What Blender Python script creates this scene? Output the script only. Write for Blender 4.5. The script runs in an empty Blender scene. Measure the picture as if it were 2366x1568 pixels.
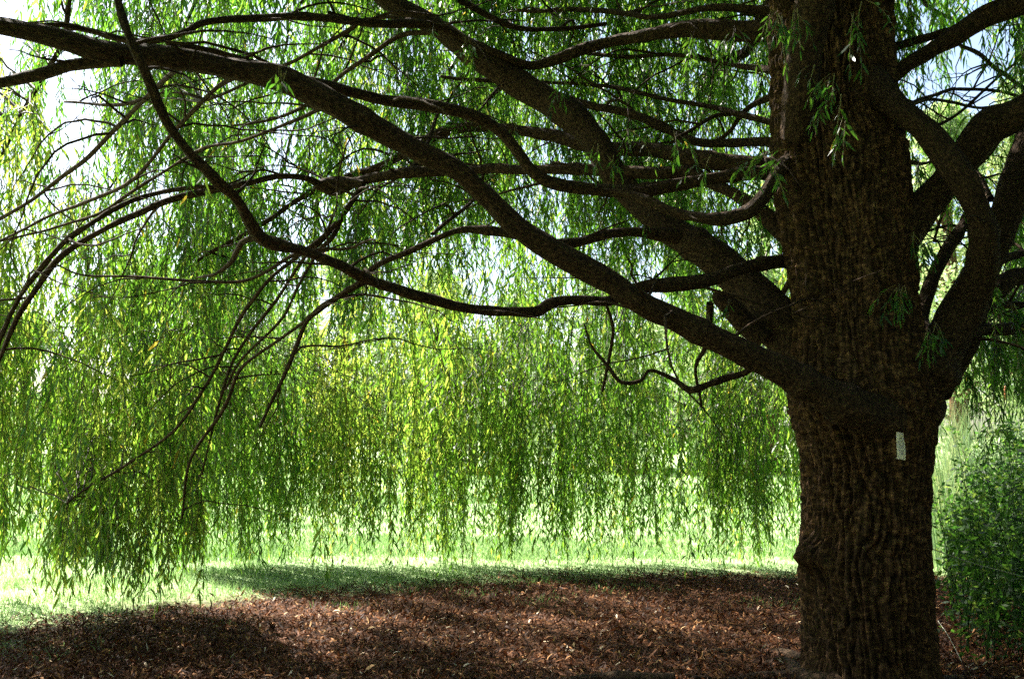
import bpy, math, random
import numpy as np
from mathutils import Vector, kdtree
random.seed(7)
R = np.random.default_rng(11)
C = bpy.context.scene.collection
sc = bpy.context.scene

# ------------------------------------------------------------------ camera geometry
F, CX, CY, TH, EYE = 2300.0, 1183.0, 784.0, math.radians(5.9), 1.6
def P(px, py, Y):
    """world point seen at photo position (px, py) at world distance Y"""
    x = (px-CX)/F; y = (CY-py)/F
    d = np.array([x, math.cos(TH)-y*math.sin(TH), math.sin(TH)+y*math.cos(TH)])
    d = d*(Y/d[1])
    return np.array([d[0], d[1], d[2]+EYE])
def proj(p):
    p = np.asarray(p, float)
    X, Y, Z = p[..., 0], p[..., 1], p[..., 2]-EYE
    d = Y*math.cos(TH)+Z*math.sin(TH); u = Z*math.cos(TH)-Y*math.sin(TH)
    d = np.where(d < .05, .05, d)
    return CX+F*X/d, CY-F*u/d, d
TX, TY = 2.37, 6.6                      # trunk base
BASE = np.array([TX, TY, 0.0])

# ------------------------------------------------------------------ noise
def _h(ix, iy, iz, s):
    n = (ix.astype(np.int64)*73856093) ^ (iy.astype(np.int64)*19349663) ^ (iz.astype(np.int64)*83492791) ^ (s*2654435)
    n = (n ^ (n >> 13))*1274126177
    n = n & 0x7fffffff
    n = ((n ^ (n >> 15))*2246822519) & 0x7fffffff
    return ((n >> 7) & 0xffff)/65535.0
def noise3(x, y, z, s=0):
    ix, iy, iz = np.floor(x), np.floor(y), np.floor(z)
    fx, fy, fz = x-ix, y-iy, z-iz
    ux, uy, uz = [f*f*f*(f*(f*6-15)+10) for f in (fx, fy, fz)]
    r = 0
    for a in (0, 1):
        for b in (0, 1):
            for c in (0, 1):
                w = (ux if a else 1-ux)*(uy if b else 1-uy)*(uz if c else 1-uz)
                r = r+w*_h(ix+a, iy+b, iz+c, s)
    return r
def ground_z(x, y):
    x = np.asarray(x, float); y = np.asarray(y, float)
    d = np.hypot(x-TX, y-TY)
    z = .05*(noise3(x*.45+9, y*.45+3, x*0, 5)-.5)*2+.018*(noise3(x*2.1, y*2.1, x*0, 6)-.5)*2
    z = z*np.clip(1-(d-12)/20, .25, 1)
    z = z+.05*np.exp(-(d/1.15)**2)
    far = np.clip((np.hypot(x, y)-60)/200, 0, 1)
    return z+far*far*3

# ------------------------------------------------------------------ mesh helpers
def build(name, V, faces, mat, parent=None, attrs=None, smooth=False, origin=None):
    me = bpy.data.meshes.new(name)
    V = np.asarray(V, np.float32)
    if origin is not None: V = V-np.asarray(origin, np.float32)
    me.vertices.add(len(V)); me.vertices.foreach_set('co', V.ravel())
    loops = np.concatenate([np.asarray(f, np.int32).ravel() for f in faces if len(f)])
    tot = np.concatenate([np.full(len(f), np.asarray(f).shape[1], np.int32) for f in faces if len(f)])
    st = np.concatenate([[0], np.cumsum(tot)[:-1]]).astype(np.int32)
    me.loops.add(len(loops)); me.loops.foreach_set('vertex_index', loops)
    me.polygons.add(len(tot)); me.polygons.foreach_set('loop_start', st); me.polygons.foreach_set('loop_total', tot)
    if smooth: me.polygons.foreach_set('use_smooth', np.ones(len(tot), bool))
    for k, a in (attrs or {}).items():
        a = np.asarray(a, np.float32)
        if a.ndim == 1:
            at = me.attributes.new(k, 'FLOAT', 'POINT'); at.data.foreach_set('value', a)
        else:
            at = me.attributes.new(k, 'FLOAT_VECTOR', 'POINT'); at.data.foreach_set('vector', a.ravel())
    me.update(calc_edges=True)
    me.materials.append(mat)
    o = bpy.data.objects.new(name, me); C.objects.link(o)
    if parent is not None: o.parent = parent
    elif origin is not None: o.location = [float(v) for v in origin]
    return o
def tag(o, label=None, cat=None, group=None, kind=None):
    if label: o['label'] = label
    if cat: o['category'] = cat
    if group: o['group'] = group
    if kind: o['kind'] = kind
    return o
def empty(name, loc):
    o = bpy.data.objects.new(name, None); C.objects.link(o); o.location = [float(v) for v in loc]; o.empty_display_size = .2
    return o
class Acc:
    def __init__(s): s.V = []; s.T = []; s.Q = []; s.A = []; s.B = []; s.n = 0
    def add(s, V, T=None, Q=None, A=None, B=None):
        s.V.append(V)
        if T is not None and len(T): s.T.append(np.asarray(T)+s.n)
        if Q is not None and len(Q): s.Q.append(np.asarray(Q)+s.n)
        s.A.append(np.zeros(len(V)) if A is None else A)
        s.B.append(np.zeros((len(V), 3)) if B is None else B)
        s.n += len(V)
    def build(s, name, mat, parent=None, smooth=False, origin=None, bk=False):
        f = []
        if s.T: f.append(np.concatenate(s.T))
        if s.Q: f.append(np.concatenate(s.Q))
        at = {'tint': np.concatenate(s.A)}
        if bk: at['bk'] = np.concatenate(s.B)
        return build(name, np.concatenate(s.V), f, mat, parent, at, smooth, origin)

def catmull(pts, step):
    pts = np.asarray(pts, float)
    p = np.vstack([2*pts[0]-pts[1], pts, 2*pts[-1]-pts[-2]])
    out = []
    for i in range(1, len(p)-2):
        n = max(2, int(np.linalg.norm(p[i+1][:3]-p[i][:3])/step))
        t = np.linspace(0, 1, n, endpoint=False)[:, None]
        out.append(.5*((2*p[i])+(-p[i-1]+p[i+1])*t+(2*p[i-1]-5*p[i]+4*p[i+1]-p[i+2])*t*t+(-p[i-1]+3*p[i]-3*p[i+1]+p[i+2])*t**3))
    out.append(pts[-1:])
    return np.vstack(out)

def tube(path, rad, nseg, bump=0, seed=0, freq=9., stretch=.16, capend=True, flat=None, extra=None):
    """swept tube; returns V, Q, T, bk"""
    path = np.asarray(path, float); n = len(path)
    tan = np.gradient(path, axis=0); tan /= np.linalg.norm(tan, axis=1)[:, None]+1e-9
    u = np.cross(tan[0], [0, 0, 1.0])
    if np.linalg.norm(u) < .2: u = np.cross(tan[0], [0, -1.0, 0])
    u /= np.linalg.norm(u); U = [u]
    for i in range(1, n):
        u = U[-1]-tan[i]*np.dot(U[-1], tan[i]); u /= np.linalg.norm(u); U.append(u)
    U = np.array(U); W = np.cross(tan, U)
    a = np.linspace(0, 2*np.pi, nseg, endpoint=False)
    rad = np.broadcast_to(np.asarray(rad, float), (n,))
    ln = np.concatenate([[0], np.cumsum(np.linalg.norm(np.diff(path, axis=0), axis=1))])
    r0 = max(rad.mean(), .01)
    ca, sa = np.cos(a)[None, :], np.sin(a)[None, :]
    bx = ca*r0+ln[:, None]*0; by = sa*r0+ln[:, None]*0; bz = ln[:, None]+0*ca
    rr = rad[:, None]+0*ca
    if bump:
        s1 = noise3(bx*freq*.35+seed, by*freq*.35, bz*freq*.3, seed)-.5
        s2 = noise3(bx*freq+seed*3+s1, by*freq, bz*freq*stretch, seed+1)
        rr = rr*(1+.35*s1*min(1, bump*8))
        rr = rr+bump*(np.abs(s2-.5)*2-.5)
    if extra is not None: rr = extra(rr, a, bx, by, bz, path)
    V = path[:, None, :]+(U[:, None, :]*ca[..., None]+W[:, None, :]*sa[..., None])*rr[..., None]
    V = V.reshape(-1, 3)
    i = np.arange(n-1)[:, None]*nseg; j = np.arange(nseg)[None, :]; j2 = (j+1) % nseg
    Q = np.stack([i+j, i+j2, i+nseg+j2, i+nseg+j], -1).reshape(-1, 4)
    bk = np.stack([bx, by, bz], -1).reshape(-1, 3)
    T = np.zeros((0, 3), int)
    if capend:
        V = np.vstack([V, path[-1]+tan[-1]*rad[-1]*.8]); bk = np.vstack([bk, [0, 0, ln[-1]]])
        k = (n-1)*nseg; jj = np.arange(nseg)
        T = np.stack([k+jj, k+(jj+1) % nseg, np.full(nseg, n*nseg)], -1)
    return V, Q, T, bk

# ------------------------------------------------------------------ materials
def newmat(name):
    m = bpy.data.materials.new(name); m.use_nodes = True
    nt = m.node_tree; nt.nodes.clear()
    out = nt.nodes.new('ShaderNodeOutputMaterial')
    return m, nt, out
def node(nt, t, **k):
    n = nt.nodes.new(t)
    for a, b in k.items():
        if a in n.inputs: n.inputs[a].default_value = b
        else: setattr(n, a, b)
    return n
def ramp(nt, fac, stops):
    r = nt.nodes.new('ShaderNodeValToRGB'); e = r.color_ramp.elements
    while len(e) > 1: e.remove(e[-1])
    e[0].position = stops[0][0]; e[0].color = (*stops[0][1], 1)
    for p, c in stops[1:]:
        x = e.new(p); x.color = (*c, 1)
    nt.links.new(fac, r.inputs[0]); return r.outputs[0]
def leafmat(name, stops, tstops, mix=.5, rough=.45, spec=.4):
    m, nt, out = newmat(name)
    at = node(nt, 'ShaderNodeAttribute', attribute_name='tint')
    c = ramp(nt, at.outputs['Fac'], stops); t = ramp(nt, at.outputs['Fac'], tstops)
    b = node(nt, 'ShaderNodeBsdfPrincipled', Roughness=rough); b.inputs['Specular IOR Level'].default_value = spec
    tr = node(nt, 'ShaderNodeBsdfTranslucent'); mx = node(nt, 'ShaderNodeMixShader'); mx.inputs[0].default_value = mix
    nt.links.new(c, b.inputs['Base Color']); nt.links.new(t, tr.inputs['Color'])
    nt.links.new(b.outputs[0], mx.inputs[1]); nt.links.new(tr.outputs[0], mx.inputs[2]); nt.links.new(mx.outputs[0], out.inputs[0])
    return m
def barkmat(name, scale=1., dark=(.010, .006, .003), mid=(.050, .027, .013), light=(.20, .115, .058), bump=1., zs=.2):
    m, nt, out = newmat(name)
    at = node(nt, 'ShaderNodeAttribute', attribute_name='bk')
    mp = node(nt, 'ShaderNodeMapping'); mp.inputs['Scale'].default_value = (1, 1, zs); nt.links.new(at.outputs['Vector'], mp.inputs[0])
    n0 = node(nt, 'ShaderNodeTexNoise', Scale=6.*scale, Detail=4.); nt.links.new(mp.outputs[0], n0.inputs['Vector'])
    ad = node(nt, 'ShaderNodeVectorMath', operation='MULTIPLY_ADD'); ad.inputs[1].default_value = (.11, .11, .11)
    nt.links.new(n0.outputs['Color'], ad.inputs[0]); nt.links.new(mp.outputs[0], ad.inputs[2])
    v = node(nt, 'ShaderNodeTexVoronoi', feature='DISTANCE_TO_EDGE', Scale=20.*scale); nt.links.new(ad.outputs[0], v.inputs['Vector'])
    n1 = node(nt, 'ShaderNodeTexNoise', Scale=30.*scale, Detail=7., Roughness=.7); nt.links.new(at.outputs['Vector'], n1.inputs['Vector'])
    n2 = node(nt, 'ShaderNodeTexNoise', Scale=38.*scale, Detail=5., Roughness=.65); nt.links.new(mp.outputs[0], n2.inputs['Vector'])
    mr = node(nt, 'ShaderNodeMapRange'); mr.inputs[2].default_value = .35; nt.links.new(v.outputs['Distance'], mr.inputs[0])
    mm = node(nt, 'ShaderNodeMath', operation='MULTIPLY_ADD'); mm.inputs[1].default_value = .8
    nt.links.new(n2.outputs['Fac'], mm.inputs[0])
    m2 = node(nt, 'ShaderNodeMath', operation='MULTIPLY'); m2.inputs[1].default_value = .5; nt.links.new(mr.outputs[0], m2.inputs[0]); nt.links.new(m2.outputs[0], mm.inputs[2])
    m3 = node(nt, 'ShaderNodeMath', operation='MULTIPLY_ADD'); m3.inputs[1].default_value = .5; nt.links.new(n1.outputs['Fac'], m3.inputs[0]); nt.links.new(mm.outputs[0], m3.inputs[2])
    c = ramp(nt, n1.outputs['Fac'], [(.32, dark), (.5, mid), (.68, light)])
    c2 = ramp(nt, n2.outputs['Fac'], [(.35, (.55, .58, .5)), (.65, (1.2, 1.05, .95))])
    mc = node(nt, 'ShaderNodeMix', data_type='RGBA', blend_type='MULTIPLY'); mc.inputs[0].default_value = 1
    nt.links.new(c, mc.inputs[6]); nt.links.new(c2, mc.inputs[7])
    b = node(nt, 'ShaderNodeBsdfPrincipled', Roughness=.9); b.inputs['Specular IOR Level'].default_value = .15
    bp = node(nt, 'ShaderNodeBump', Strength=min(1, bump)); bp.inputs['Distance'].default_value = .022*bump
    nt.links.new(m3.outputs[0], bp.inputs['Height']); nt.links.new(bp.outputs[0], b.inputs['Normal'])
    nt.links.new(mc.outputs[2], b.inputs['Base Color']); nt.links.new(b.outputs[0], out.inputs[0])
    return m
M_bark = barkmat('bark', 1., bump=1.)
M_limb = barkmat('limb_bark', 1.6, mid=(.04, .024, .014), light=(.11, .07, .04), bump=.9, zs=.5)
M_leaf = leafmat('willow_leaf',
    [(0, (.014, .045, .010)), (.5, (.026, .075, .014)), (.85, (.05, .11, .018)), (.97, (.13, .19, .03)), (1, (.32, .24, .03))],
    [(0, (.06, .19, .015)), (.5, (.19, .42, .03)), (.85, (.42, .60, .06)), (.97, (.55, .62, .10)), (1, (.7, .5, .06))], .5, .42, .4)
M_twig, nt, out = newmat('green_twig')
b = node(nt, 'ShaderNodeBsdfPrincipled', Roughness=.6); at = node(nt, 'ShaderNodeAttribute', attribute_name='tint')
nt.links.new(ramp(nt, at.outputs['Fac'], [(0, (.05, .03, .015)), (.5, (.13, .10, .03)), (1, (.22, .20, .05))]), b.inputs['Base Color']); nt.links.new(b.outputs[0], out.inputs[0])

# ------------------------------------------------------------------ the willow
willow = empty('willow_tree', BASE)
tag(willow, 'old weeping willow with furrowed brown trunk, long arching limbs and hanging green curtains', 'willow tree')

# trunk: stem axis read at several heights (left edge, right edge, y) at depth TY
prof = [(1735, 1855, 2195), (1650, 1868, 2172), (1568, 1875, 2163), (1450, 1872, 2158), (1380, 1868, 2156), (1320, 1862, 2152), (1240, 1868, 2150),
        (1150, 1872, 2150), (1050, 1864, 2150), (980, 1848, 2155), (930, 1835, 2160), (870, 1830, 2150), (800, 1836, 2130), (700, 1838, 2108), (600, 1828, 2102),
        (520, 1814, 2092), (400, 1802, 2085), (300, 1800, 2066), (180, 1800, 2050), (60, 1795, 2044), (-80, 1800, 2040), (-300, 1815, 2030), (-700, 1850, 2020), (-1100, 1890, 2010)]
ax, ar = [], []
for y, l, r in prof:
    p = P((l+r)/2, y, TY); dd = proj(p)[2]
    ax.append(list(p)+[(r-l)/2/F*float(dd)*.985])
ax = np.array(ax)
ax = np.vstack([ax[0]+np.array([0, 0, -(ax[0][2]+.35), .05]), ax]) if ax[0][2] > -.3 else ax
cp = catmull(ax, .009)
def trunk_extra(rr, a, bx, by, bz, path):
    z = path[:, 2][:, None]
    A_ = a[None, :]+0*z
    big = noise3(bx*2.2, by*2.2, bz*.8, 26)-.5
    flutes = np.sin(A_*5+z*1.1)*.016+np.sin(A_*3+1-z*.7)*.012
    tw_ = z*.22                                          # the grain spirals slightly
    wp = (noise3(bx*2.4, by*2.4, bz*.9, 21)-.5)*8+(noise3(bx*6.5, by*6.5, bz*1.9, 22)-.5)*8+(noise3(bx*20, by*20, bz*9, 38)-.5)*2.6
    wq = (noise3(bx*3.1+5, by*3.1, bz*1.2, 35)-.5)*9+(noise3(bx*9, by*9, bz*2.6, 36)-.5)*8+(noise3(bx*24, by*24, bz*11, 39)-.5)*2.6
    wp2 = (noise3(bx*5+3, by*5, bz*1.6, 24)-.5)*10+(noise3(bx*13, by*13, bz*3.6, 32)-.5)*6
    ra_ = np.abs(np.sin((A_+tw_)*15+wp)); rb_ = np.abs(np.sin((A_+tw_)*23+wq)); rc_ = np.abs(np.sin(A_*38+wp2))
    mk_ = np.clip((noise3(bx*3.3, by*3.3, bz*1.3, 37)-.38)*4, 0, 1)
    n1 = np.minimum(ra_**.45*(.6+.4*mk_)+.4*(1-mk_), 1)*mk_+rb_**.6*(1-mk_)
    pl = np.abs(noise3(bx*13, by*13, bz*7.5, 33)-.5)*2     # cracks that cut ridges into long plates
    pl = np.clip(pl/.16, 0, 1)
    n3 = noise3(bx*60, by*60, bz*22, 25); n4 = noise3(bx*36, by*36, bz*5.5, 27)
    amp = .35+1.15*noise3(bx*3.5, by*3.5, bz*1.4, 34)
    rr = rr+big*.07+flutes+(n1-.75)*.046*amp+((rc_**.6)-.8)*.022*(1.6-amp*.6)+(pl-.9)*.026*(noise3(bx*5, by*5, bz*3, 44)+.2)+(n4-.5)*.028+(n3-.5)*.016
    flare = np.clip((.3-z)/.3, 0, 1)**2
    rr = rr+flare*(.04+.08*np.clip(np.sin(a[None, :]*6+1.2), 0, 1)**1.5)
    return rr
V, Q, T, bk = tube(cp[:, :3], cp[:, 3], 520, extra=trunk_extra)
# burl stub on the left side and swellings
bc = P(1872, 1280, TY-.12)
d = V-bc; w = np.exp(-(d[:, 0]**2/.10**2+d[:, 1]**2/.16**2+d[:, 2]**2/.085**2))
V = V+w[:, None]*np.array([-.15, -.08, -.01])
bc2 = P(1853, 1288, TY-.1); d = V-bc2; w = np.exp(-((d**2).sum(1)/.035**2)); V = V+w[:, None]*np.array([-.035, -.02, -.02])
a = Acc(); a.add(V, T, Q, B=bk); trunk = a.build('trunk', M_bark, willow, True, BASE, True)

SEGS = []      # (point, branch id, radius)
BR = []        # branch objects by id
def add_path(pts, rads, bid):
    for i in range(0, len(pts), 2): SEGS.append((pts[i], bid, rads[i]))
def limb(ctrl, name='limb', seed=1, child=None, end=.3, label=None, leafy=True, knob=True):
    """ctrl: (px, py, pixel width, Y)"""
    c = []
    for px, py, w, Y in ctrl:
        p = P(px, py, Y); c.append(list(p)+[w*.94/2/F*float(proj(p)[2])])
    c = np.array(c); cc = catmull(c, .025)
    pa = cc[:, :3].copy(); ra = np.maximum(cc[:, 3], .003)
    n = len(pa); s = np.arange(n)*.025
    for k in range(3):
        pa[:, k] += (noise3(s*2.2+seed*7, s*0+k, s*0+seed, 40)-.5)*.05*np.clip(s/.4, 0, 1)*min(1, ra.mean()/.05+.3)
    ra = ra*(1+.24*(noise3(s*3+seed*5, s*0, s*0, 41)-.5))
    if knob:
        for q in range(int(n/45)):
            k = random.randrange(8, n) if n > 9 else 0
            ra = ra*(1+.16*np.exp(-((np.arange(n)-k)/2.2)**2))
    r = ra.mean(); seg = 28 if r > .05 else 16 if r > .02 else 8
    V, Q, T, bk = tube(pa, ra, seg, bump=min(.014, r*.2), seed=seed, freq=22 if r > .05 else 40, stretch=.22)
    A = Acc(); A.add(V, T, Q, B=bk)
    bid = len(BR); BR.append([name, A, child, label])
    if leafy: add_path(pa, ra, bid)
    return bid
# (photo position, width in photo px, distance)
main = limb([(2130, 940, 110, 6.85), (2100, 962, 120, 6.5), (2030, 955, 108, 6.24), (1945, 928, 94, 6.08), (1850, 880, 84, 6.0), (1750, 822, 70, 5.92), (1650, 775, 63, 5.85), (1550, 725, 62, 5.78), (1460, 688, 62, 5.72), (1395, 645, 60, 5.68), (1300, 595, 58, 5.6),
      (1200, 533, 58, 5.5), (1120, 460, 56, 5.4), (1050, 398, 60, 5.3), (950, 335, 58, 5.2), (870, 292, 62, 5.1), (790, 255, 64, 5.0), (700, 208, 62, 4.9), (640, 182, 62, 4.85), (560, 163, 60, 4.8), (450, 143, 56, 4.7),
      (350, 130, 58, 4.6), (250, 122, 58, 4.5), (150, 92, 56, 4.4), (60, 68, 52, 4.35), (-60, 48, 50, 4.3), (-300, 30, 40, 4.2), (-600, 80, 24, 4.1)], seed=1, label='long low limb sweeping across the whole width')
limb([(1900, 600, 52, 6.9), (1830, 598, 36, 6.78), (1780, 600, 34, 6.65), (1720, 615, 32, 6.5), (1650, 642, 34, 6.4), (1560, 662, 36, 6.3), (1480, 668, 30, 6.25), (1400, 686, 27, 6.15), (1330, 684, 27, 6.05), (1275, 690, 30, 6.0), (1240, 712, 30, 5.95), (1180, 713, 24, 5.85), (1100, 718, 26, 5.7),
      (1050, 711, 27, 5.6), (980, 685, 27, 5.45), (900, 655, 27, 5.3), (830, 638, 28, 5.15), (750, 610, 28, 4.95), (680, 580, 28, 4.8), (600, 546, 34, 4.6), (572, 512, 32, 4.5), (542, 452, 28, 4.35), (500, 405, 30, 4.2), (440, 340, 27, 4.1), (380, 262, 26, 4.0), (340, 190, 25, 3.95), (300, 108, 21, 3.9), (270, 20, 19, 3.9), (240, -120, 16, 3.9)], seed=2)
limb([(1960, 960, 170, 6.75), (1890, 872, 150, 6.7), (1830, 790, 128, 6.75), (1760, 700, 112, 6.85), (1700, 640, 92, 6.95), (1600, 560, 80, 7.05), (1530, 508, 74, 7.1), (1455, 440, 70, 7.2), (1400, 370, 68, 7.2), (1330, 282, 74, 7.25), (1250, 220, 68, 7.3), (1150, 170, 64, 7.3), (1080, 128, 62, 7.3), (1020, 75, 56, 7.3), (940, 25, 50, 7.3), (860, -40, 44, 7.3), (700, -150, 34, 7.3), (500, -240, 22, 7.3)], seed=3, label='steep limb rising behind the long low limb')
# stub collar on that limb
limb([(1760, 780, 60, 6.7), (1690, 715, 52, 6.62), (1655, 690, 40, 6.58), (1648, 682, 26, 6.56)], seed=33, leafy=False)
limb([(1850, 390, 70, 6.8), (1790, 384, 50, 6.9), (1700, 380, 46, 7.0), (1600, 368, 42, 7.1), (1500, 348, 40, 7.3), (1400, 345, 36, 7.5), (1300, 320, 34, 7.7), (1200, 300, 30, 7.9), (1100, 295, 27, 8.1), (1020, 310, 26, 8.2), (950, 350, 24, 8.3), (900, 378, 20, 8.35), (850, 400, 20, 8.4), (780, 420, 18, 8.5), (700, 455, 15, 8.5), (620, 510, 12, 8.5), (560, 545, 10, 8.5), (450, 600, 8, 8.5)], seed=4)
limb([(1870, 560, 70, 6.7), (1812, 535, 48, 6.75), (1760, 490, 42, 6.8), (1700, 450, 34, 6.9), (1650, 425, 32, 7.0), (1600, 402, 30, 7.1), (1520, 400, 30, 7.1), (1420, 396, 30, 7.2), (1300, 395, 26, 7.3), (1200, 390, 22, 7.4), (1130, 385, 24, 7.5), (1050, 390, 22, 7.6), (980, 396, 24, 7.6), (900, 410, 24, 7.65), (830, 420, 24, 7.7), (775, 440, 24, 7.7), (720, 415, 17, 7.6), (650, 408, 15, 7.5), (580, 420, 15, 7.4), (520, 431, 14, 7.3), (460, 430, 13, 7.2), (380, 440, 13, 7.2), (300, 462, 13, 7.1), (220, 510, 13, 7.0), (150, 560, 13, 7.0), (80, 640, 13, 7.0), (40, 695, 12, 7.0), (0, 780, 12, 7.0), (-30, 900, 8, 7.0)], seed=5)
limb([(840, 425, 22, 7.65), (775, 420, 34, 7.68), (745, 422, 30, 7.66), (730, 428, 20, 7.64)], seed=55, leafy=False)
limb([(560, 425, 14, 7.3), (450, 452, 16, 7.3), (350, 482, 15, 7.2), (250, 522, 15, 7.15), (150, 592, 15, 7.1), (90, 660, 14, 7.1), (40, 730, 13, 7.1), (-10, 850, 9, 7.1)], seed=6)
limb([(1850, 405, 60, 6.7), (1790, 398, 38, 6.7), (1680, 408, 32, 6.7), (1560, 432, 34, 6.7), (1480, 442, 36, 6.65), (1400, 437, 34, 6.6), (1290, 424, 34, 6.55), (1235, 398, 32, 6.5), (1205, 360, 30, 6.45), (1165, 310, 29, 6.4), (1110, 275, 30, 6.3), (1040, 255, 29, 6.2), (960, 242, 30, 6.1), (880, 236, 30, 5.95), (800, 220, 28, 5.8), (730, 200, 28, 5.6), (650, 175, 22, 5.5), (520, 130, 16, 5.4), (380, 100, 12, 5.3)], seed=7)
limb([(1890, 310, 60, 6.75), (1840, 350, 44, 6.55), (1800, 395, 36, 6.4), (1745, 468, 34, 6.3), (1700, 495, 33, 6.3), (1640, 508, 28, 6.32), (1560, 498, 27, 6.4), (1500, 468, 28, 6.45), (1450, 445, 22, 6.5), (1400, 440, 16, 6.55)], seed=8)
limb([(1860, 60, 90, 6.8), (1790, 70, 66, 6.9), (1700, 66, 52, 7.0), (1600, 68, 44, 7.1), (1500, 82, 34, 7.2), (1420, 92, 26, 7.3), (1350, 112, 28, 7.3), (1290, 140, 26, 7.3), (1220, 156, 22, 7.3), (1150, 130, 19, 7.2), (1080, 100, 19, 7.2), (1000, 68, 22, 7.1), (920, 55, 22, 7.0), (860, 50, 19, 6.9), (700, 36, 19, 6.7), (600, 45, 19, 6.6), (480, 52, 18, 6.4), (430, 72, 17, 6.3), (370, 94, 16, 6.2), (290, 95, 18, 6.1), (200, 72, 16, 6.0), (130, 60, 14, 5.9), (0, 60, 9, 5.8)], seed=9)
limb([(1850, 335, 40, 6.8), (1790, 330, 26, 7.0), (1700, 336, 24, 7.2), (1610, 330, 23, 7.3), (1530, 298, 22, 7.5), (1450, 268, 20, 7.6), (1380, 250, 18, 7.7), (1300, 225, 16, 7.8), (1180, 190, 13, 7.9), (1020, 180, 9, 8)], seed=10)
limb([(1850, 290, 36, 6.9), (1780, 282, 17, 7.1), (1700, 265, 16, 7.3), (1650, 250, 13, 7.5), (1550, 232, 12, 7.7), (1480, 215, 12, 7.9), (1400, 198, 10, 8.1), (1250, 190, 8, 8.3)], seed=11)
limb([(1700, 262, 13, 7.35), (1650, 270, 11, 7.3), (1600, 300, 10, 7.25), (1560, 322, 9, 7.2)], seed=12)
limb([(1830, 850, 30, 6.1), (1770, 838, 18, 6.0), (1720, 868, 15, 6.1), (1680, 880, 16, 6.1), (1640, 893, 16, 6.05), (1595, 900, 17, 6.0), (1555, 872, 13, 6.0), (1500, 850, 10, 5.95), (1475, 876, 11, 5.9), (1430, 882, 10, 5.9), (1395, 845, 10, 5.9), (1360, 800, 7, 5.9), (1345, 750, 5, 5.9)], seed=13, leafy=False, label='thin crooked lower branch dipping below the long limb')
limb([(1560, 545, 40, 7.0), (1480, 540, 26, 6.9), (1400, 546, 24, 6.8), (1330, 565, 24, 6.7), (1260, 565, 22, 6.6), (1190, 545, 20, 6.6), (1130, 534, 22, 6.6), (1060, 534, 17, 6.6), (1000, 556, 16, 6.6), (950, 580, 16, 6.6), (900, 600, 15, 6.6), (862, 622, 16, 6.6), (835, 652, 14, 6.6), (780, 685, 13, 6.7), (735, 712, 12, 6.8), (705, 750, 11, 6.9), (670, 830, 10, 7), (640, 900, 9, 7.1), (600, 990, 8, 7.2)], seed=14)
limb([(840, 655, 12, 6.65), (760, 700, 10, 6.8), (650, 780, 9, 7.0), (560, 850, 9, 7.2), (520, 940, 9, 7.4), (440, 1060, 7, 7.6), (420, 1200, 6, 7.8)], seed=15)
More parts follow.
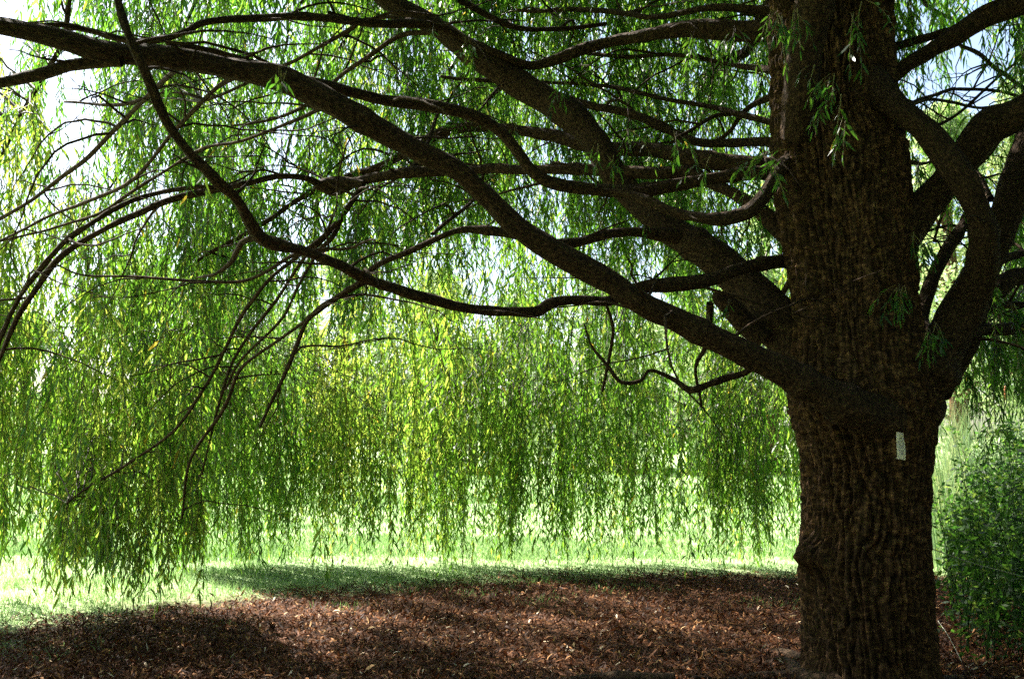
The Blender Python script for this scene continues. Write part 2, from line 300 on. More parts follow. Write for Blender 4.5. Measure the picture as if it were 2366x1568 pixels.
for k, c in enumerate([
    [(840, 425, 15, 7.7), (795, 490, 13, 7.5), (740, 550, 12, 7.5), (680, 600, 11, 7.5), (620, 650, 10, 7.5), (560, 725, 10, 7.6), (520, 800, 9, 7.7), (470, 900, 9, 7.8), (400, 1000, 8, 7.9), (300, 1070, 7, 8), (190, 1135, 6, 8.1), (150, 1165, 5, 8.1)],
    [(830, 440, 12, 7.7), (760, 540, 11, 7.6), (700, 600, 9, 7.7), (640, 690, 9, 7.8), (580, 765, 8, 7.9), (530, 850, 8, 8), (500, 960, 6, 8.1), (470, 1090, 5, 8.2)],
    [(800, 480, 14, 7.6), (770, 545, 12, 7.5), (735, 580, 9, 7.5), (690, 660, 8, 7.6), (650, 740, 7, 7.7), (560, 830, 7, 7.8), (520, 900, 6, 8)],
    [(760, 575, 12, 6.8), (680, 590, 10, 6.8), (620, 627, 9, 6.9), (560, 651, 9, 7), (480, 652, 8, 7), (400, 648, 8, 7), (300, 642, 7, 7), (190, 636, 6, 7), (130, 612, 5, 7)],
    [(590, 548, 22, 4.6), (560, 560, 17, 4.65), (535, 605, 14, 4.8), (500, 632, 10, 4.9), (460, 640, 6, 5.0)],
    [(280, 140, 34, 4.5), (200, 148, 30, 4.5), (150, 152, 28, 4.5), (80, 166, 28, 4.5), (-20, 186, 26, 4.5), (-200, 220, 18, 4.5), (-400, 320, 10, 4.5)],
    [(560, 170, 16, 5.2), (500, 205, 13, 5.4), (450, 255, 12, 5.6), (400, 312, 11, 5.8), (350, 372, 10, 6.0), (280, 432, 10, 6.3), (190, 472, 9, 6.6), (100, 505, 8, 6.8), (-20, 560, 6, 7)],
    [(780, 235, 14, 6.0), (720, 262, 10, 6.2), (640, 295, 9, 6.4), (560, 325, 9, 6.6), (480, 342, 8, 6.8), (420, 372, 8, 7), (300, 445, 8, 7.2), (230, 490, 8, 7.3), (120, 528, 7, 7.4), (0, 560, 5, 7.4)],
    [(420, 150, 15, 5), (380, 190, 13, 5.4), (330, 235, 13, 5.8), (262, 300, 12, 6.2), (200, 362, 12, 6.4), (150, 400, 11, 6.6), (60, 470, 9, 6.8), (-20, 520, 8, 7)],
    [(345, 225, 12, 5.8), (290, 240, 10, 6), (220, 240, 8, 6.2), (150, 238, 6, 6.4)],
    [(1010, 75, 18, 7), (930, 82, 14, 7.1), (870, 120, 13, 7.2), (800, 175, 11, 7.4), (740, 222, 10, 7.6), (640, 270, 8, 7.8), (540, 290, 6, 8)],
    [(950, 395, 14, 7.6), (985, 330, 12, 7.8), (1010, 260, 10, 8), (1050, 215, 8, 8.2)],
    [(1000, 540, 10, 6.6), (1080, 470, 9, 7), (1130, 430, 8, 7.4)],
    [(1640, 700, 17, 7.2), (1640, 745, 15, 7.3), (1632, 800, 12, 7.4), (1610, 850, 9, 7.6), (1620, 940, 7, 7.8)],
    [(1845, 620, 20, 7), (1815, 665, 16, 7.3), (1790, 720, 12, 7.6), (1740, 760, 9, 8)],
    [(1400, 700, 10, 5.9), (1415, 760, 9, 6.1), (1405, 830, 8, 6.3), (1390, 900, 7, 6.5)],
    [(760, 30, 12, 7), (820, 60, 13, 7.2), (700, 130, 10, 7.4), (560, 190, 9, 7.6), (460, 240, 8, 7.8)],
    [(1800, 165, 22, 7), (1700, 150, 13, 7.4), (1560, 130, 11, 7.8), (1430, 135, 10, 8.2), (1300, 115, 8, 8.6)],
    [(1800, 215, 20, 7), (1740, 245, 14, 7.3), (1690, 300, 11, 7.7), (1640, 330, 9, 8)],
    [(1790, 25, 26, 7), (1650, 20, 18, 7.2), (1500, 40, 14, 7.6), (1380, 30, 12, 8), (1200, 20, 10, 8.4)],
    [(1060, 0, 16, 7.4), (1180, 60, 14, 7.6), (1290, 70, 12, 7.8), (1400, 60, 10, 8)]]):
    limb(c, 'branch', seed=60+k, knob=False, leafy=k not in (4, 13, 15))
# right-hand side
limb([(2010, 1010, 150, 6.75), (2080, 915, 150, 6.6), (2140, 850, 138, 6.5), (2195, 785, 112, 6.42), (2240, 705, 96, 6.35), (2268, 620, 76, 6.2), (2270, 530, 66, 6.05), (2252, 460, 66, 6.0), (2225, 405, 74, 6.0), (2150, 322, 64, 6.05), (2080, 264, 62, 6.15), (2010, 200, 90, 6.35), (1960, 120, 100, 6.6), (1930, 20, 90, 6.8)], seed=80, label='right fork of trunk curving back up to the stem')
limb([(2000, 620, 120, 6.75), (2060, 560, 110, 6.6), (2130, 478, 82, 6.5), (2205, 390, 80, 6.35), (2275, 300, 92, 6.2), (2330, 278, 84, 6.1), (2400, 240, 84, 6.0), (2550, 170, 70, 5.9), (2750, 60, 50, 5.8), (3000, -20, 30, 5.8)], seed=81, label='thick branch slanting up to the right edge')
limb([(2150, 900, 100, 6.9), (2210, 760, 100, 7.0), (2262, 640, 84, 7.0), (2310, 520, 84, 7.0), (2355, 400, 84, 7.0), (2400, 280, 88, 7.0), (2450, 120, 70, 7), (2500, -100, 50, 7)], seed=82)
limb([(2140, 800, 80, 7.3), (2125, 735, 44, 7.5), (2150, 655, 34, 7.6), (2185, 590, 32, 7.7), (2215, 530, 28, 7.8), (2260, 440, 20, 7.9)], seed=83)
limb([(2220, 760, 60, 6.8), (2270, 705, 42, 7.0), (2310, 660, 44, 7.1), (2400, 640, 42, 7.2), (2600, 640, 26, 7.4)], seed=84)
limb([(2200, 800, 60, 6.7), (2260, 762, 36, 6.8), (2320, 758, 32, 7.0), (2420, 760, 28, 7.2), (2600, 800, 16, 7.4)], seed=85)
limb([(2280, 620, 40, 7.0), (2330, 590, 22, 7.2), (2420, 572, 19, 7.4), (2560, 580, 10, 7.6)], seed=86)
limb([(2280, 700, 30, 7.0), (2330, 705, 14, 7.4), (2420, 700, 10, 7.8)], seed=87)
limb([(2010, 215, 70, 6.6), (2055, 180, 46, 6.5), (2110, 135, 44, 6.4), (2180, 92, 46, 6.3), (2250, 52, 56, 6.2), (2330, 18, 66, 6.1), (2420, -20, 60, 6.0), (2600, -140, 40, 5.9)], seed=88)
limb([(2020, 130, 30, 6.6), (2080, 105, 20, 6.6), (2150, 88, 19, 6.5), (2210, 70, 16, 6.4)], seed=89)
limb([(1838, 318, 74, 6.20), (1842, 270, 88, 6.12), (1855, 190, 88, 6.02), (1868, 90, 84, 5.95), (1880, -20, 80, 5.8), (1900, -160, 70, 5.5), (1880, -420, 50, 4.9)], seed=90, label='blunt limb bulging from the stem towards the viewer')
for k, c in enumerate([
    [(2045, 320, 20, 7), (2110, 240, 9, 8), (2200, 235, 8, 8.6), (2280, 250, 8, 9), (2420, 200, 7, 9.4)],
    [(2080, 250, 10, 7), (2140, 222, 9, 7.6), (2230, 205, 9, 8.2), (2330, 215, 8, 8.6), (2480, 260, 6, 9)],
    [(2150, 300, 10, 8), (2220, 260, 8, 8.2), (2330, 160, 8, 8.4), (2450, 60, 8, 8.4)],
    [(2210, 100, 9, 7), (2270, 130, 12, 7.4), (2330, 180, 11, 8), (2420, 250, 8, 8.4)],
    [(2090, 375, 14, 7.4), (2160, 372, 7, 8), (2240, 360, 6, 8.6)],
    [(2290, 460, 16, 7.2), (2250, 400, 10, 7.6), (2190, 470, 9, 8), (2160, 560, 8, 8.3)]]):
    limb(c, 'branch', seed=110+k, knob=False)

# canopy branches radiating from the upper trunk to the crown's edge, all round
def wpath(ctrl, name, seed, par=None):
    c = np.array(ctrl, float); cc = catmull(c, .06); pa = cc[:, :3].copy(); ra = np.maximum(cc[:, 3], .004)
    s = np.arange(len(pa))*.06
    for k in range(3): pa[:, k] += (noise3(s*1.3+seed*3.3, s*0+k, s*0+seed, 50)-.5)*.25*np.clip(s/1.5, 0, 1)
    px, py, d = proj(pa)
    if ((px > -80) & (px < 2450) & (py > -40) & (pa[:, 1] < 7.6) & (pa[:, 1] > .3) & (np.hypot(pa[:, 0]-TX, pa[:, 1]-TY) > .7)).any(): return None
    V, Q, T, bk = tube(pa, ra, 7, bump=.003, seed=seed, freq=40)
    A = Acc(); A.add(V, T, Q, B=bk); bid = len(BR); BR.append([name, A, None, None]); add_path(pa, ra, bid); return bid
cnt = 0
for k in range(400):
    if cnt >= 66: break
    ph = random.uniform(0, 2*math.pi); z0 = random.uniform(3.6, 7.6)
    Re = random.uniform(5.0, 8.2); rise = random.uniform(.2, 1.6); ze = max(2.2, random.uniform(3.5, 7.6)-max(0, Re-6)*.8)
    o = np.array([math.cos(ph), math.sin(ph), 0]); pr = np.array([-o[1], o[0], 0])*random.uniform(-.8, .8)
    t0 = cp[np.argmin(abs(cp[:, 2]-z0))][:3]
    r0 = random.uniform(.03, .055)
    ctrl = [list(t0)+[r0*1.3], list(t0+o*Re*.33+[0, 0, rise*.7]+pr*.5)+[r0], list(t0+o*Re*.62+np.array([0, 0, rise])+pr)+[r0*.7],
            list(np.array([t0[0], t0[1], 0])+o*Re*.85+np.array([0, 0, (z0+rise+ze)/2])+pr*1.1)+[r0*.45], list(np.array([t0[0], t0[1], 0])+o*Re+np.array([0, 0, ze])+pr*1.2)+[.007]]
    if wpath(ctrl, 'branch', 200+k) is not None: cnt += 1

# thin bare side twigs on the limbs
nl_ = len(BR); base_segs = list(SEGS); added = 0
for t_ in range(3000):
    if added >= 420: break
    p, b, r = base_segs[random.randrange(len(base_segs))]; p = np.asarray(p)
    if r > .09 or np.linalg.norm(p-[0, 0, EYE]) < 3.4: continue
    qx, qy, dd = proj(p)
    if not (-200 < qx < 2600 and -300 < qy < 1000 and p[1] > 0): 
        if random.random() < .8: continue
    if 1780 < qx < 2180: continue
    th = random.uniform(0, 6.28); L_ = random.uniform(.3, 1.5)*(1 if p[1] > 5.5 else .5); up = random.uniform(-.1, .75)
    dr = np.array([math.cos(th), math.sin(th)*.7, up]); dr /= np.linalg.norm(dr); n_ = max(6, int(L_/.09)); q = p.copy(); pts = [q.copy()]
    for i_ in range(n_):
        dr = dr+R.normal(0, .16, 3)+np.array([0, 0, -.07]); dr /= np.linalg.norm(dr); q = q+dr*L_/n_; pts.append(q.copy())
    pts = np.array(pts); rd = np.linspace(min(r*.6, .0075+.004*L_), .0022, len(pts))
    V, Q, T, bk = tube(pts, rd, 5); BR[b][1].add(V, T, Q, B=bk); add_path(pts[1:], rd[1:], b); added += 1
    if random.random() < .6:
        k_ = len(pts)//2; d2 = R.normal(0, 1, 3); d2[2] *= .5; d2 /= np.linalg.norm(d2); p2 = pts[k_]+np.cumsum(np.tile(d2*L_*.09, (6, 1))+R.normal(0, .012, (6, 3)), axis=0); p2 = np.vstack([pts[k_], p2])
        V, Q, T, bk = tube(p2, np.linspace(rd[k_]*.7, .002, 7), 4); BR[b][1].add(V, T, Q, B=bk)
# ------------------------------------------------------------------ hanging strands
kd = kdtree.KDTree(len(SEGS))
for i, (p, b, r) in enumerate(SEGS): kd.insert(Vector(p), i)
kd.balance()
FOL = {}       # branch id -> (leaf Acc, twig Acc)
def fol(b):
    if b not in FOL: FOL[b] = (Acc(), Acc())
    return FOL[b]

def strands(anc, hd, L, b, lsc=1., dens=33., fine=True, tw=True, tint0=0., lift=0., wind=.0, open_=1.):
    """anc (n,3), hd (n,2) horizontal throw, L (n); leaves along hanging twigs"""
    n = len(L)
    if n == 0: return
    leaf, twig = fol(b)
    ph = R.uniform(0, 6.28, (n, 4)); am = R.uniform(.01, .05, (n, 2)); fr = R.uniform(1.3, 3., (n, 2))
    def pos(i, s):
        e = 1-np.exp(-s/.35)
        q = anc[i].copy()
        q[:, 0] += hd[i, 0]*e+am[i, 0]*np.sin(fr[i, 0]*s+ph[i, 0])*e*1.5+wind*s*s*.02
        q[:, 1] += hd[i, 1]*e+am[i, 1]*np.sin(fr[i, 1]*s+ph[i, 1])*e*1.5
        q[:, 2] += lift*e-(s-(np.hypot(hd[i, 0], hd[i, 1])*.55)*e)*.97
        return q
    if tw:
        m = 9
        i = np.repeat(np.arange(n), m); t = np.tile(np.linspace(0, 1, m), n); c = pos(i, t*L[i]).reshape(n, m, 3)
        rr = (.0038-.0022*np.linspace(0, 1, m))*max(1, lsc*.8)
        ang = np.array([0, 2.094, 4.189]); off = np.stack([np.cos(ang), np.sin(ang), 0*ang], -1)
        V = (c[:, :, None, :]+off[None, None]*rr[None, :, None, None]).reshape(-1, 3)
        k = (np.arange(n)[:, None, None]*m*3+np.arange(m-1)[None, :, None]*3); j = np.arange(3)[None, None, :]; j2 = (j+1) % 3
        Q = np.stack([k+j, k+j2, k+3+j2, k+3+j], -1).reshape(-1, 4)
        twig.add(V, None, Q, A=np.repeat(R.uniform(0, 1, n), m*3))
    cnt_ = np.maximum(2, (L*dens).astype(int)); i = np.repeat(np.arange(n), cnt_)
    N = len(i); st = np.repeat(np.cumsum(cnt_)-cnt_, cnt_); idx = np.arange(N)-st
    s = (idx+R.uniform(0, .8, N))/dens+.06; s = np.minimum(s, L[i])
    p = pos(i, s); p2 = pos(i, s+.04); tn = (p2-p); tn /= np.linalg.norm(tn, axis=1)[:, None]+1e-9
    az = idx*2.4+R.uniform(-.7, .7, N)+ph[i, 2]
    rad = np.stack([np.cos(az), np.sin(az), 0*az], -1)
    an = R.uniform(.30, .95, N)*open_; an = np.where(s > L[i]-.04, .15, an)
    d = tn*np.cos(an)[:, None]+rad*np.sin(an)[:, None]
    d[:, 2] -= .12; d /= np.linalg.norm(d, axis=1)[:, None]
    ln = R.uniform(.050, .120, N)*lsc*(1-.35*np.clip(s/np.maximum(L[i], .3), 0, 1)**3); wd = ln*R.uniform(.15, .22, N)
    w = np.cross(d, R.normal(size=(N, 3))); w /= np.linalg.norm(w, axis=1)[:, None]+1e-9
    nm = np.cross(d, w)
    dr = np.zeros((N, 3)); dr[:, 2] = -ln*R.uniform(.02, .28, N)
    cl = nm*(ln*R.uniform(-.16, .16, N))[:, None]
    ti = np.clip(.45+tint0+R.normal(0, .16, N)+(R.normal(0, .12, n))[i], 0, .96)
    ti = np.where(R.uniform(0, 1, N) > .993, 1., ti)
    if fine:
        a_ = p+d*(ln*.3)[:, None]+cl*.6; b_ = p+d*(ln*.68)[:, None]+dr*.5+cl*.6
        V = np.stack([p, a_+w*wd[:, None]*.46, a_-w*wd[:, None]*.46, b_+w*wd[:, None]*.38, b_-w*wd[:, None]*.38, p+d*ln[:, None]+dr], 1).reshape(-1, 3)
        k = np.arange(N)*6
        T = np.concatenate([np.stack([k, k+2, k+1], -1), np.stack([k+3, k+4, k+5], -1)]); Q = np.stack([k+1, k+2, k+4, k+3], -1)
        leaf.add(V, T, Q, A=np.repeat(ti, 6))
    else:
        m_ = p+d*(ln*.45)[:, None]+cl
        V = np.stack([p, m_+w*wd[:, None]*.5, p+d*ln[:, None]+dr, m_-w*wd[:, None]*.5], 1).reshape(-1, 3)
        k = np.arange(N)*4
        leaf.add(V, None, np.stack([k, k+1, k+2, k+3], -1), A=np.repeat(ti, 4))
    return N
TOT = 0
def clump(a, ns, Lm, b=None, spread=.35, zmin=None, tint0=0., lsc=1., dens=33., fine=True, connect=True, tw=True, lr=(.45, 1.25), rag=.12):
    """a cluster of hanging twigs at point a, joined to the nearest branch by a twig"""
    global TOT
    _, idx, dist = kd.find(Vector(a)); q, bid, r = SEGS[idx]
    if connect and dist > .04:
        q = np.asarray(q); mid = (q+a)/2+np.array([0, 0, .10*dist]); mid2 = q*.25+a*.75+np.array([0, 0, .07*dist])
        n = 7 if dist < 1 else 12
        t = np.linspace(0, 1, n)[:, None]
        pa = (1-t)**3*q+3*(1-t)**2*t*mid+3*(1-t)*t*t*mid2+t**3*a
        pa = pa+np.sin(t*np.pi)*R.normal(0, .03, (n, 3))*min(1, dist)
        rd = np.linspace(min(r*.8, .006+.005*dist), .0035, n)
        V, Q, T, bk = tube(pa, rd, 5); fol(bid)[1].add(V, T, Q, A=np.full(len(V), .0))
        # strands also leave this twig along its length
        lo = .1 if dist < .8 else .5
        an = pa[np.minimum(n-1, (n*(lo+(1-lo)*(1-R.beta(1, 1.8, ns)))).astype(int))]
    else: an = np.repeat(a[None], ns, 0)
    an = an+R.normal(0, .03, (ns, 3))
    th = R.uniform(0, 6.28, ns); m = R.uniform(.05, spread, ns); hd = np.stack([np.cos(th)*m, np.sin(th)*m], -1)
    L = R.uniform(lr[0], lr[1], ns)*Lm
    if zmin is not None: L = np.minimum(L, an[:, 2]-zmin-R.uniform(min(0, rag), max(0, rag), ns)*1.+m*.5)
    ok = L > .15
    TOT += strands(an[ok], hd[ok], L[ok], bid, lsc, dens, fine, tw, tint0) or 0
    # side shoots
    k = R.integers(0, ns, ns) if ns else []
    k = k[ok[k]] if ns else k
    if len(k):
        f = R.uniform(.2, .85, len(k)); s = L[k]*f; e = 1-np.exp(-s/.35)
        a2 = an[k].copy(); a2[:, :2] += hd[k]*e[:, None]; a2[:, 2] -= (s-m[k]*.55*e)*.97
        th = R.uniform(0, 6.28, len(k)); mm = R.uniform(.06, .2, len(k))
        L2 = np.minimum(L[k]*(1-f)*R.uniform(.5, 1.1, len(k)), .9)+.12
        TOT += strands(a2, np.stack([np.cos(th)*mm, np.sin(th)*mm], -1), L2, bid, lsc, dens, fine, tw, tint0) or 0

def hole(px, py, Y):
    # thin places of the crown where the sky shows
    H = [(175, 330, 75, 240, .72), (60, 470, 60, 120, .4), (1190, 610, 150, 90, .4), (1330, 90, 130, 60, .35), (1740, 470, 90, 60, .8), (1660, 300, 90, 60, .5), (2200, 230, 110, 110, .95), (2160, 600, 90, 180, 1.),
         (2270, 930, 90, 140, .85), (1720, 560, 100, 60, .6), (180, 120, 60, 60, .6), (1250, 330, 90, 60, .4), (50, 1130, 120, 220, .6), (850, 700, 60, 200, .25), (1000, 960, 60, 100, .4), (900, 70, 120, 50, .3)]
    q = 0
    for x, y, a_, b_, s_ in H: q = max(q, s_*math.exp(-(((px-x)/a_)**2+((py-y)/b_)**2)**1.5))
    return random.random() < q
def lowedge(px):
    xs = [430, 500, 600, 660, 700, 800, 850, 930, 1000, 1060, 1110, 1200, 1300, 1400, 1500, 1600, 1750, 1860]
    ys = [1330, 1280, 1290, 1230, 1200, 1270, 1190, 1250, 1290, 1200, 1300, 1285, 1265, 1275, 1255, 1275, 1290, 1280]
    return np.interp(px, xs, ys)
def gapcol(px):   # the curtain hangs in tresses: dense columns with thinner ones between
    return noise3(np.array([px/55.]), np.array([0.5]), np.array([.5]), 77)[0]
# far curtain
for k in range(600):
    low = k < 330
    px = random.uniform(400, 1900); Y = random.uniform(11.8, 14.0) if low else random.uniform(11.4, 14.2)
    t = random.random(); py = random.uniform(560, 1020) if low else 800-t*1000
    if gapcol(px)+.2*random.random() < .42 and py > 350: continue
    if 470 < px < 880 and random.random() < .38: continue
    if px > 1050 and py > 300 and random.random() < .3: continue
    Lm = random.uniform(1.2, 2.6)
    a = P(px, py, Y)
    mid = proj(a-[0, 0, Lm*.5])
    if hole(px, float(mid[1]), Y): continue
    ze = P(px, float(lowedge(px))+75-150*(1-gapcol(px*1.9+300))*random.random()-abs(random.gauss(0, 45)), Y)[2]
    ze = max(ze, .06+float(ground_z(a[0], a[1])))
    if low: Lm = max(.5, (a[2]-ze)*1.0)
    clump(a, random.randint(2, 3) if low else random.randint(3, 6), Lm, zmin=ze, tint0=random.uniform(-.1, .25)+(.2 if 740 < px < 1080 else 0), fine=False, lsc=1.55, dens=17.5, rag=-.35, lr=(.8, 1.3) if low else (.45, 1.25))  # one band of columns gets paler leaves, standing in for backlight
for k in range(170):                     # sparse long whips trailing below the curtain
    px = random.uniform(420, 1870); Y = random.uniform(11.6, 13.6); a = P(px, random.uniform(900, 1100), Y)
    ze = max(.05+float(ground_z(a[0], a[1])), P(px, random.uniform(1225, 1335), Y)[2])
    clump(a, random.randint(1, 2), (a[2]-ze), zmin=ze, tint0=random.uniform(-.15, .1), fine=False, lsc=1.45, dens=15, lr=(.9, 1.1), spread=.2, rag=-.1)
# left curtain, nearer
for k in range(235):
    low = k < 135
    px = random.uniform(-300, 455)
    Y = random.uniform(8.0, 10.4); py = random.uniform(650, 1230) if low else random.uniform(0, 900)
    Lm = random.uniform(1.0, 2.2); a = P(px, py, Y); mid = proj(a-[0, 0, Lm*.5])
    if hole(px, float(mid[1]), Y): continue
    if px < 130 and py > 750 and random.random() < .5: continue
    if py < 600 and random.random() < .2: continue
    ze = max(.05+float(ground_z(a[0], a[1])), P(px, np.interp(px, [-300, 0, 150, 300, 400, 455], [1250, 1340, 1350, 1430, 1420, 1300])-abs(random.gauss(0, 70))+10, Y)[2])
    if low: Lm = max(.5, (a[2]-ze)*1.0)
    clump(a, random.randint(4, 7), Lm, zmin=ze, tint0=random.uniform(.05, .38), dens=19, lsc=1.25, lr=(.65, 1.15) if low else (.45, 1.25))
# middle canopy
for k in range(540):
    px = random.uniform(60, 2000); Y = random.uniform(8.0, 11.2); py = random.uniform(-350, 560)
    Lm = random.uniform(.7, 1.8); a = P(px, py, Y); mid = proj(a-[0, 0, Lm*.5])
    if hole(px, float(mid[1]), Y): continue
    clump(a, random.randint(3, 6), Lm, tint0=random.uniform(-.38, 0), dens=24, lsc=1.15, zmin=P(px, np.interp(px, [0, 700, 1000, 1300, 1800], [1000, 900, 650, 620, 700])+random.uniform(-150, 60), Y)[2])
# right side
for k in range(150):
    px = random.uniform(2050, 2900); Y = random.uniform(8.0, 12.5); py = random.uniform(-300, 820)
    Lm = random.uniform(.7, 1.6); a = P(px, py, Y); mid = proj(a-[0, 0, Lm*.5])
    if hole(px, float(mid[1]), Y): continue
    if px > 2300 and False: continue
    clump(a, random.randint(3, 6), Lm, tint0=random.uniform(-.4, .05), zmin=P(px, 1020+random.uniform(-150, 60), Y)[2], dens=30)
for k in range(34):
    px = random.uniform(2215, 2520); Y = random.uniform(7.7, 9.5); py = random.uniform(560, 860); a = P(px, py, Y)
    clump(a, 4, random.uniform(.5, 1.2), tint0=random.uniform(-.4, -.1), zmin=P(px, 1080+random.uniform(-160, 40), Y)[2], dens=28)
# crown overhead and around the viewer, unseen; thickened for shade, thinned to admit sun
for k in range(2900):
    ph = random.uniform(0, 6.283); r = 8.6*math.sqrt(random.random()); x = TX+r*math.cos(ph); y = TY+r*math.sin(ph)
    top = 9.2*math.sqrt(max(0, 1-(r/9.3)**2))+.6
    z = random.uniform(max(1.5, top-3.2), top); Lm = random.uniform(1.0, 2.2)
    if r > 6.2 and y < 3: z = random.uniform(1.2, top); Lm = 2.4
    zt = EYE+max(0, y)*.47+.15
    if abs(x) < .54*y+.6 and y > 0:
        if y < 8:
            if z-.4 < zt: z = zt+random.uniform(.5, 2.5)
            Lm = min(Lm, (z-zt))
        elif z < zt+.3: continue
    if x < -2.6 and .5 < y < 7 and z < 4.6 and random.random() < .65: continue
    if r > 6. and (x-TX)*-.62+(y-TY)*.66 > 3.5 and random.random() < .6: continue
    if abs(x) < 2.2 and -2.2 < y < 2.5 and z < 4.6: continue
    if -2.5 < y < 8 and abs(x) < .54*max(y, 0)+1.3 and z-Lm < zt: continue
    a = np.array([x, y, z])
    clump(a, random.randint(4, 6), Lm, zmin=(.4 if not(abs(x) < .54*y+1 and 0 < y < 8) else zt), spread=.5, lsc=1.7, dens=17, fine=False, tw=False, connect=True, tint0=random.uniform(-.2, .1))
for k in range(750):                     # unseen crown skirt behind and right of the viewer, added to shade the trunk
    ph = random.uniform(math.radians(200), math.radians(372)); r = random.uniform(6.9, 9.0); x = TX+r*math.cos(ph); y = TY+r*math.sin(ph); z = random.uniform(1.3, 6.)
    if (y > 0 and abs(x) < .54*y+1.6) or math.hypot(x, y) < 1.7: continue
    clump(np.array([x, y, z]), 5, 1.8, zmin=.3, spread=.5, lsc=1.8, dens=16, fine=False, tw=False, tint0=0)
# short shoots in front of trunk and limbs
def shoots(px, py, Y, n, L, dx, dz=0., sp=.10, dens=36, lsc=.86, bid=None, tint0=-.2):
    a = P(px, py, Y); _, idx, dist = kd.find(Vector(a)); bid = SEGS[idx][1]
    an = np.repeat(a[None], n, 0)+R.normal(0, .012, (n, 3))
    hd = np.stack([R.normal(dx, sp, n), R.normal(-.08, sp*.6, n)], -1)
    strands(an, hd, R.uniform(.5, 1.1, n)*L, bid, lsc, dens, True, True, tint0, lift=dz, open_=1.15)
for s_ in [(1838, 25, 5.6, 4, .42, -.02, .03), (1790, 20, 5.7, 3, .5, -.05, .02), (1800, 35, 5.1, 3, .2, -.05, .05), (1965, 30, 5.2, 2, .40, .03, 0), (2000, 10, 5.3, 2, .34, .02, 0),
           (1940, 215, 5.2, 3, .36, -.12, .02), (1925, 170, 5.3, 4, .3, -.12, 0), (1960, 265, 5.4, 2, .3, -.12, .0), (1830, 350, 5.5, 3, .5, -.35, .0), (1800, 345, 5.4, 3, .45, -.42, .0), (1780, 380, 5.4, 2, .3, .06, 0), (1880, 150, 5.4, 2, .25, -.1, .03),
           (1640, 360, 5.6, 2, .3, -.1, 0), (1385, 330, 6.2, 3, .32, -.05, .02), (1410, 360, 6.4, 3, .24, .05, .02), (1560, 300, 6.4, 3, .34, 0, 0), (1490, 500, 6.8, 2, .26, 0, .02), (1080, 90, 6.6, 5, .4, 0, .03), (1190, 285, 6.6, 3, .3, .02, .02),
           (665, 160, 4.6, 3, .22, -.05, .05), (640, 155, 4.6, 2, .18, -.08, .04), (1000, 60, 6.6, 4, .35, -.05, .03), (1300, 180, 7, 4, .35, 0, .02),
           (2075, 660, 6.0, 6, .30, -.15, .08), (2090, 670, 6.0, 4, .26, .02, .08), (2140, 765, 6.0, 4, .2, .04, .03), (2165, 745, 6.0, 3, .25, -.05, .03), (2110, 545, 6.2, 4, .22, -.02, .06), (2130, 540, 6.3, 3, .3, .06, .03), (2120, 360, 7.2, 3, .4, .02, 0),
           (2200, 330, 7.4, 5, .5, .03, 0), (2130, 380, 7.5, 5, .6, .02, 0), (2100, 330, 7.6, 5, .5, .0, 0), (2170, 420, 7.4, 4, .4, .0, 0), (2280, 640, 6.6, 4, .5, .1, .05), (2330, 20, 6.2, 6, .5, .0, .02), (2380, 90, 6.3, 6, .5, -.05, .02), (2290, 110, 6.8, 5, .5, 0, .0), (2350, 150, 6.8, 5, .5, 0, .0), (2060, 40, 6.6, 5, .5, .05, .0), (2100, 10, 6.9, 5, .5, .02, .0), (1700, 60, 6.8, 4, .5, 0, 0), (1600, 75, 6.9, 4, .5, 0, 0), (1450, 300, 7, 4, .4, 0, 0), (1740, 390, 6.6, 4, .4, 0, 0),(2340, 700, 6.8, 5, .5, .0, .02), (2300, 770, 6.9, 6, .5, .0, .02), (2350, 770, 7, 6, .5, .0, .02), (2220, 840, 7, 5, .4, .08, .0),
           (780, 440, 6.5, 3, .3, 0, .03), (480, 350, 4.3, 2, .3, .03, .02), (420, 160, 4.6, 2, .3, -.03, 0), (1640, 720, 5.9, 2, .2, .03, 0), (1690, 690, 6.2, 2, .15, 0, .02)]:
    shoots(*s_)
print('leaves', TOT)
for bid, (nm, A, ch, lb) in enumerate(BR):
    o = A.build(nm, M_limb, willow, True, BASE, True)
    if lb: o['label'] = lb
    if bid in FOL:
        lf, tw = FOL[bid]
        nl = sum(len(x) for x in lf.T)+sum(len(x) for x in lf.Q)
        nT = sum(len(x) for x in lf.T)
        both = Acc()
        if lf.n: both.add(np.concatenate(lf.V), np.concatenate(lf.T) if lf.T else None, np.concatenate(lf.Q) if lf.Q else None, A=np.concatenate(lf.A))
        lT = nT; lQ = nl-nT
        if tw.n: both.add(np.concatenate(tw.V), np.concatenate(tw.T) if tw.T else None, np.concatenate(tw.Q), A=np.concatenate(tw.A))
        fo = both.build('foliage', M_leaf, o, False, BASE); fo.data.materials.append(M_twig)
        tT = sum(len(x) for x in tw.T); tQ = sum(len(x) for x in tw.Q)
        fo.data.polygons.foreach_set('material_index', np.concatenate([np.zeros(lT, np.int32), np.ones(tT, np.int32), np.zeros(lQ, np.int32), np.ones(tQ, np.int32)]))
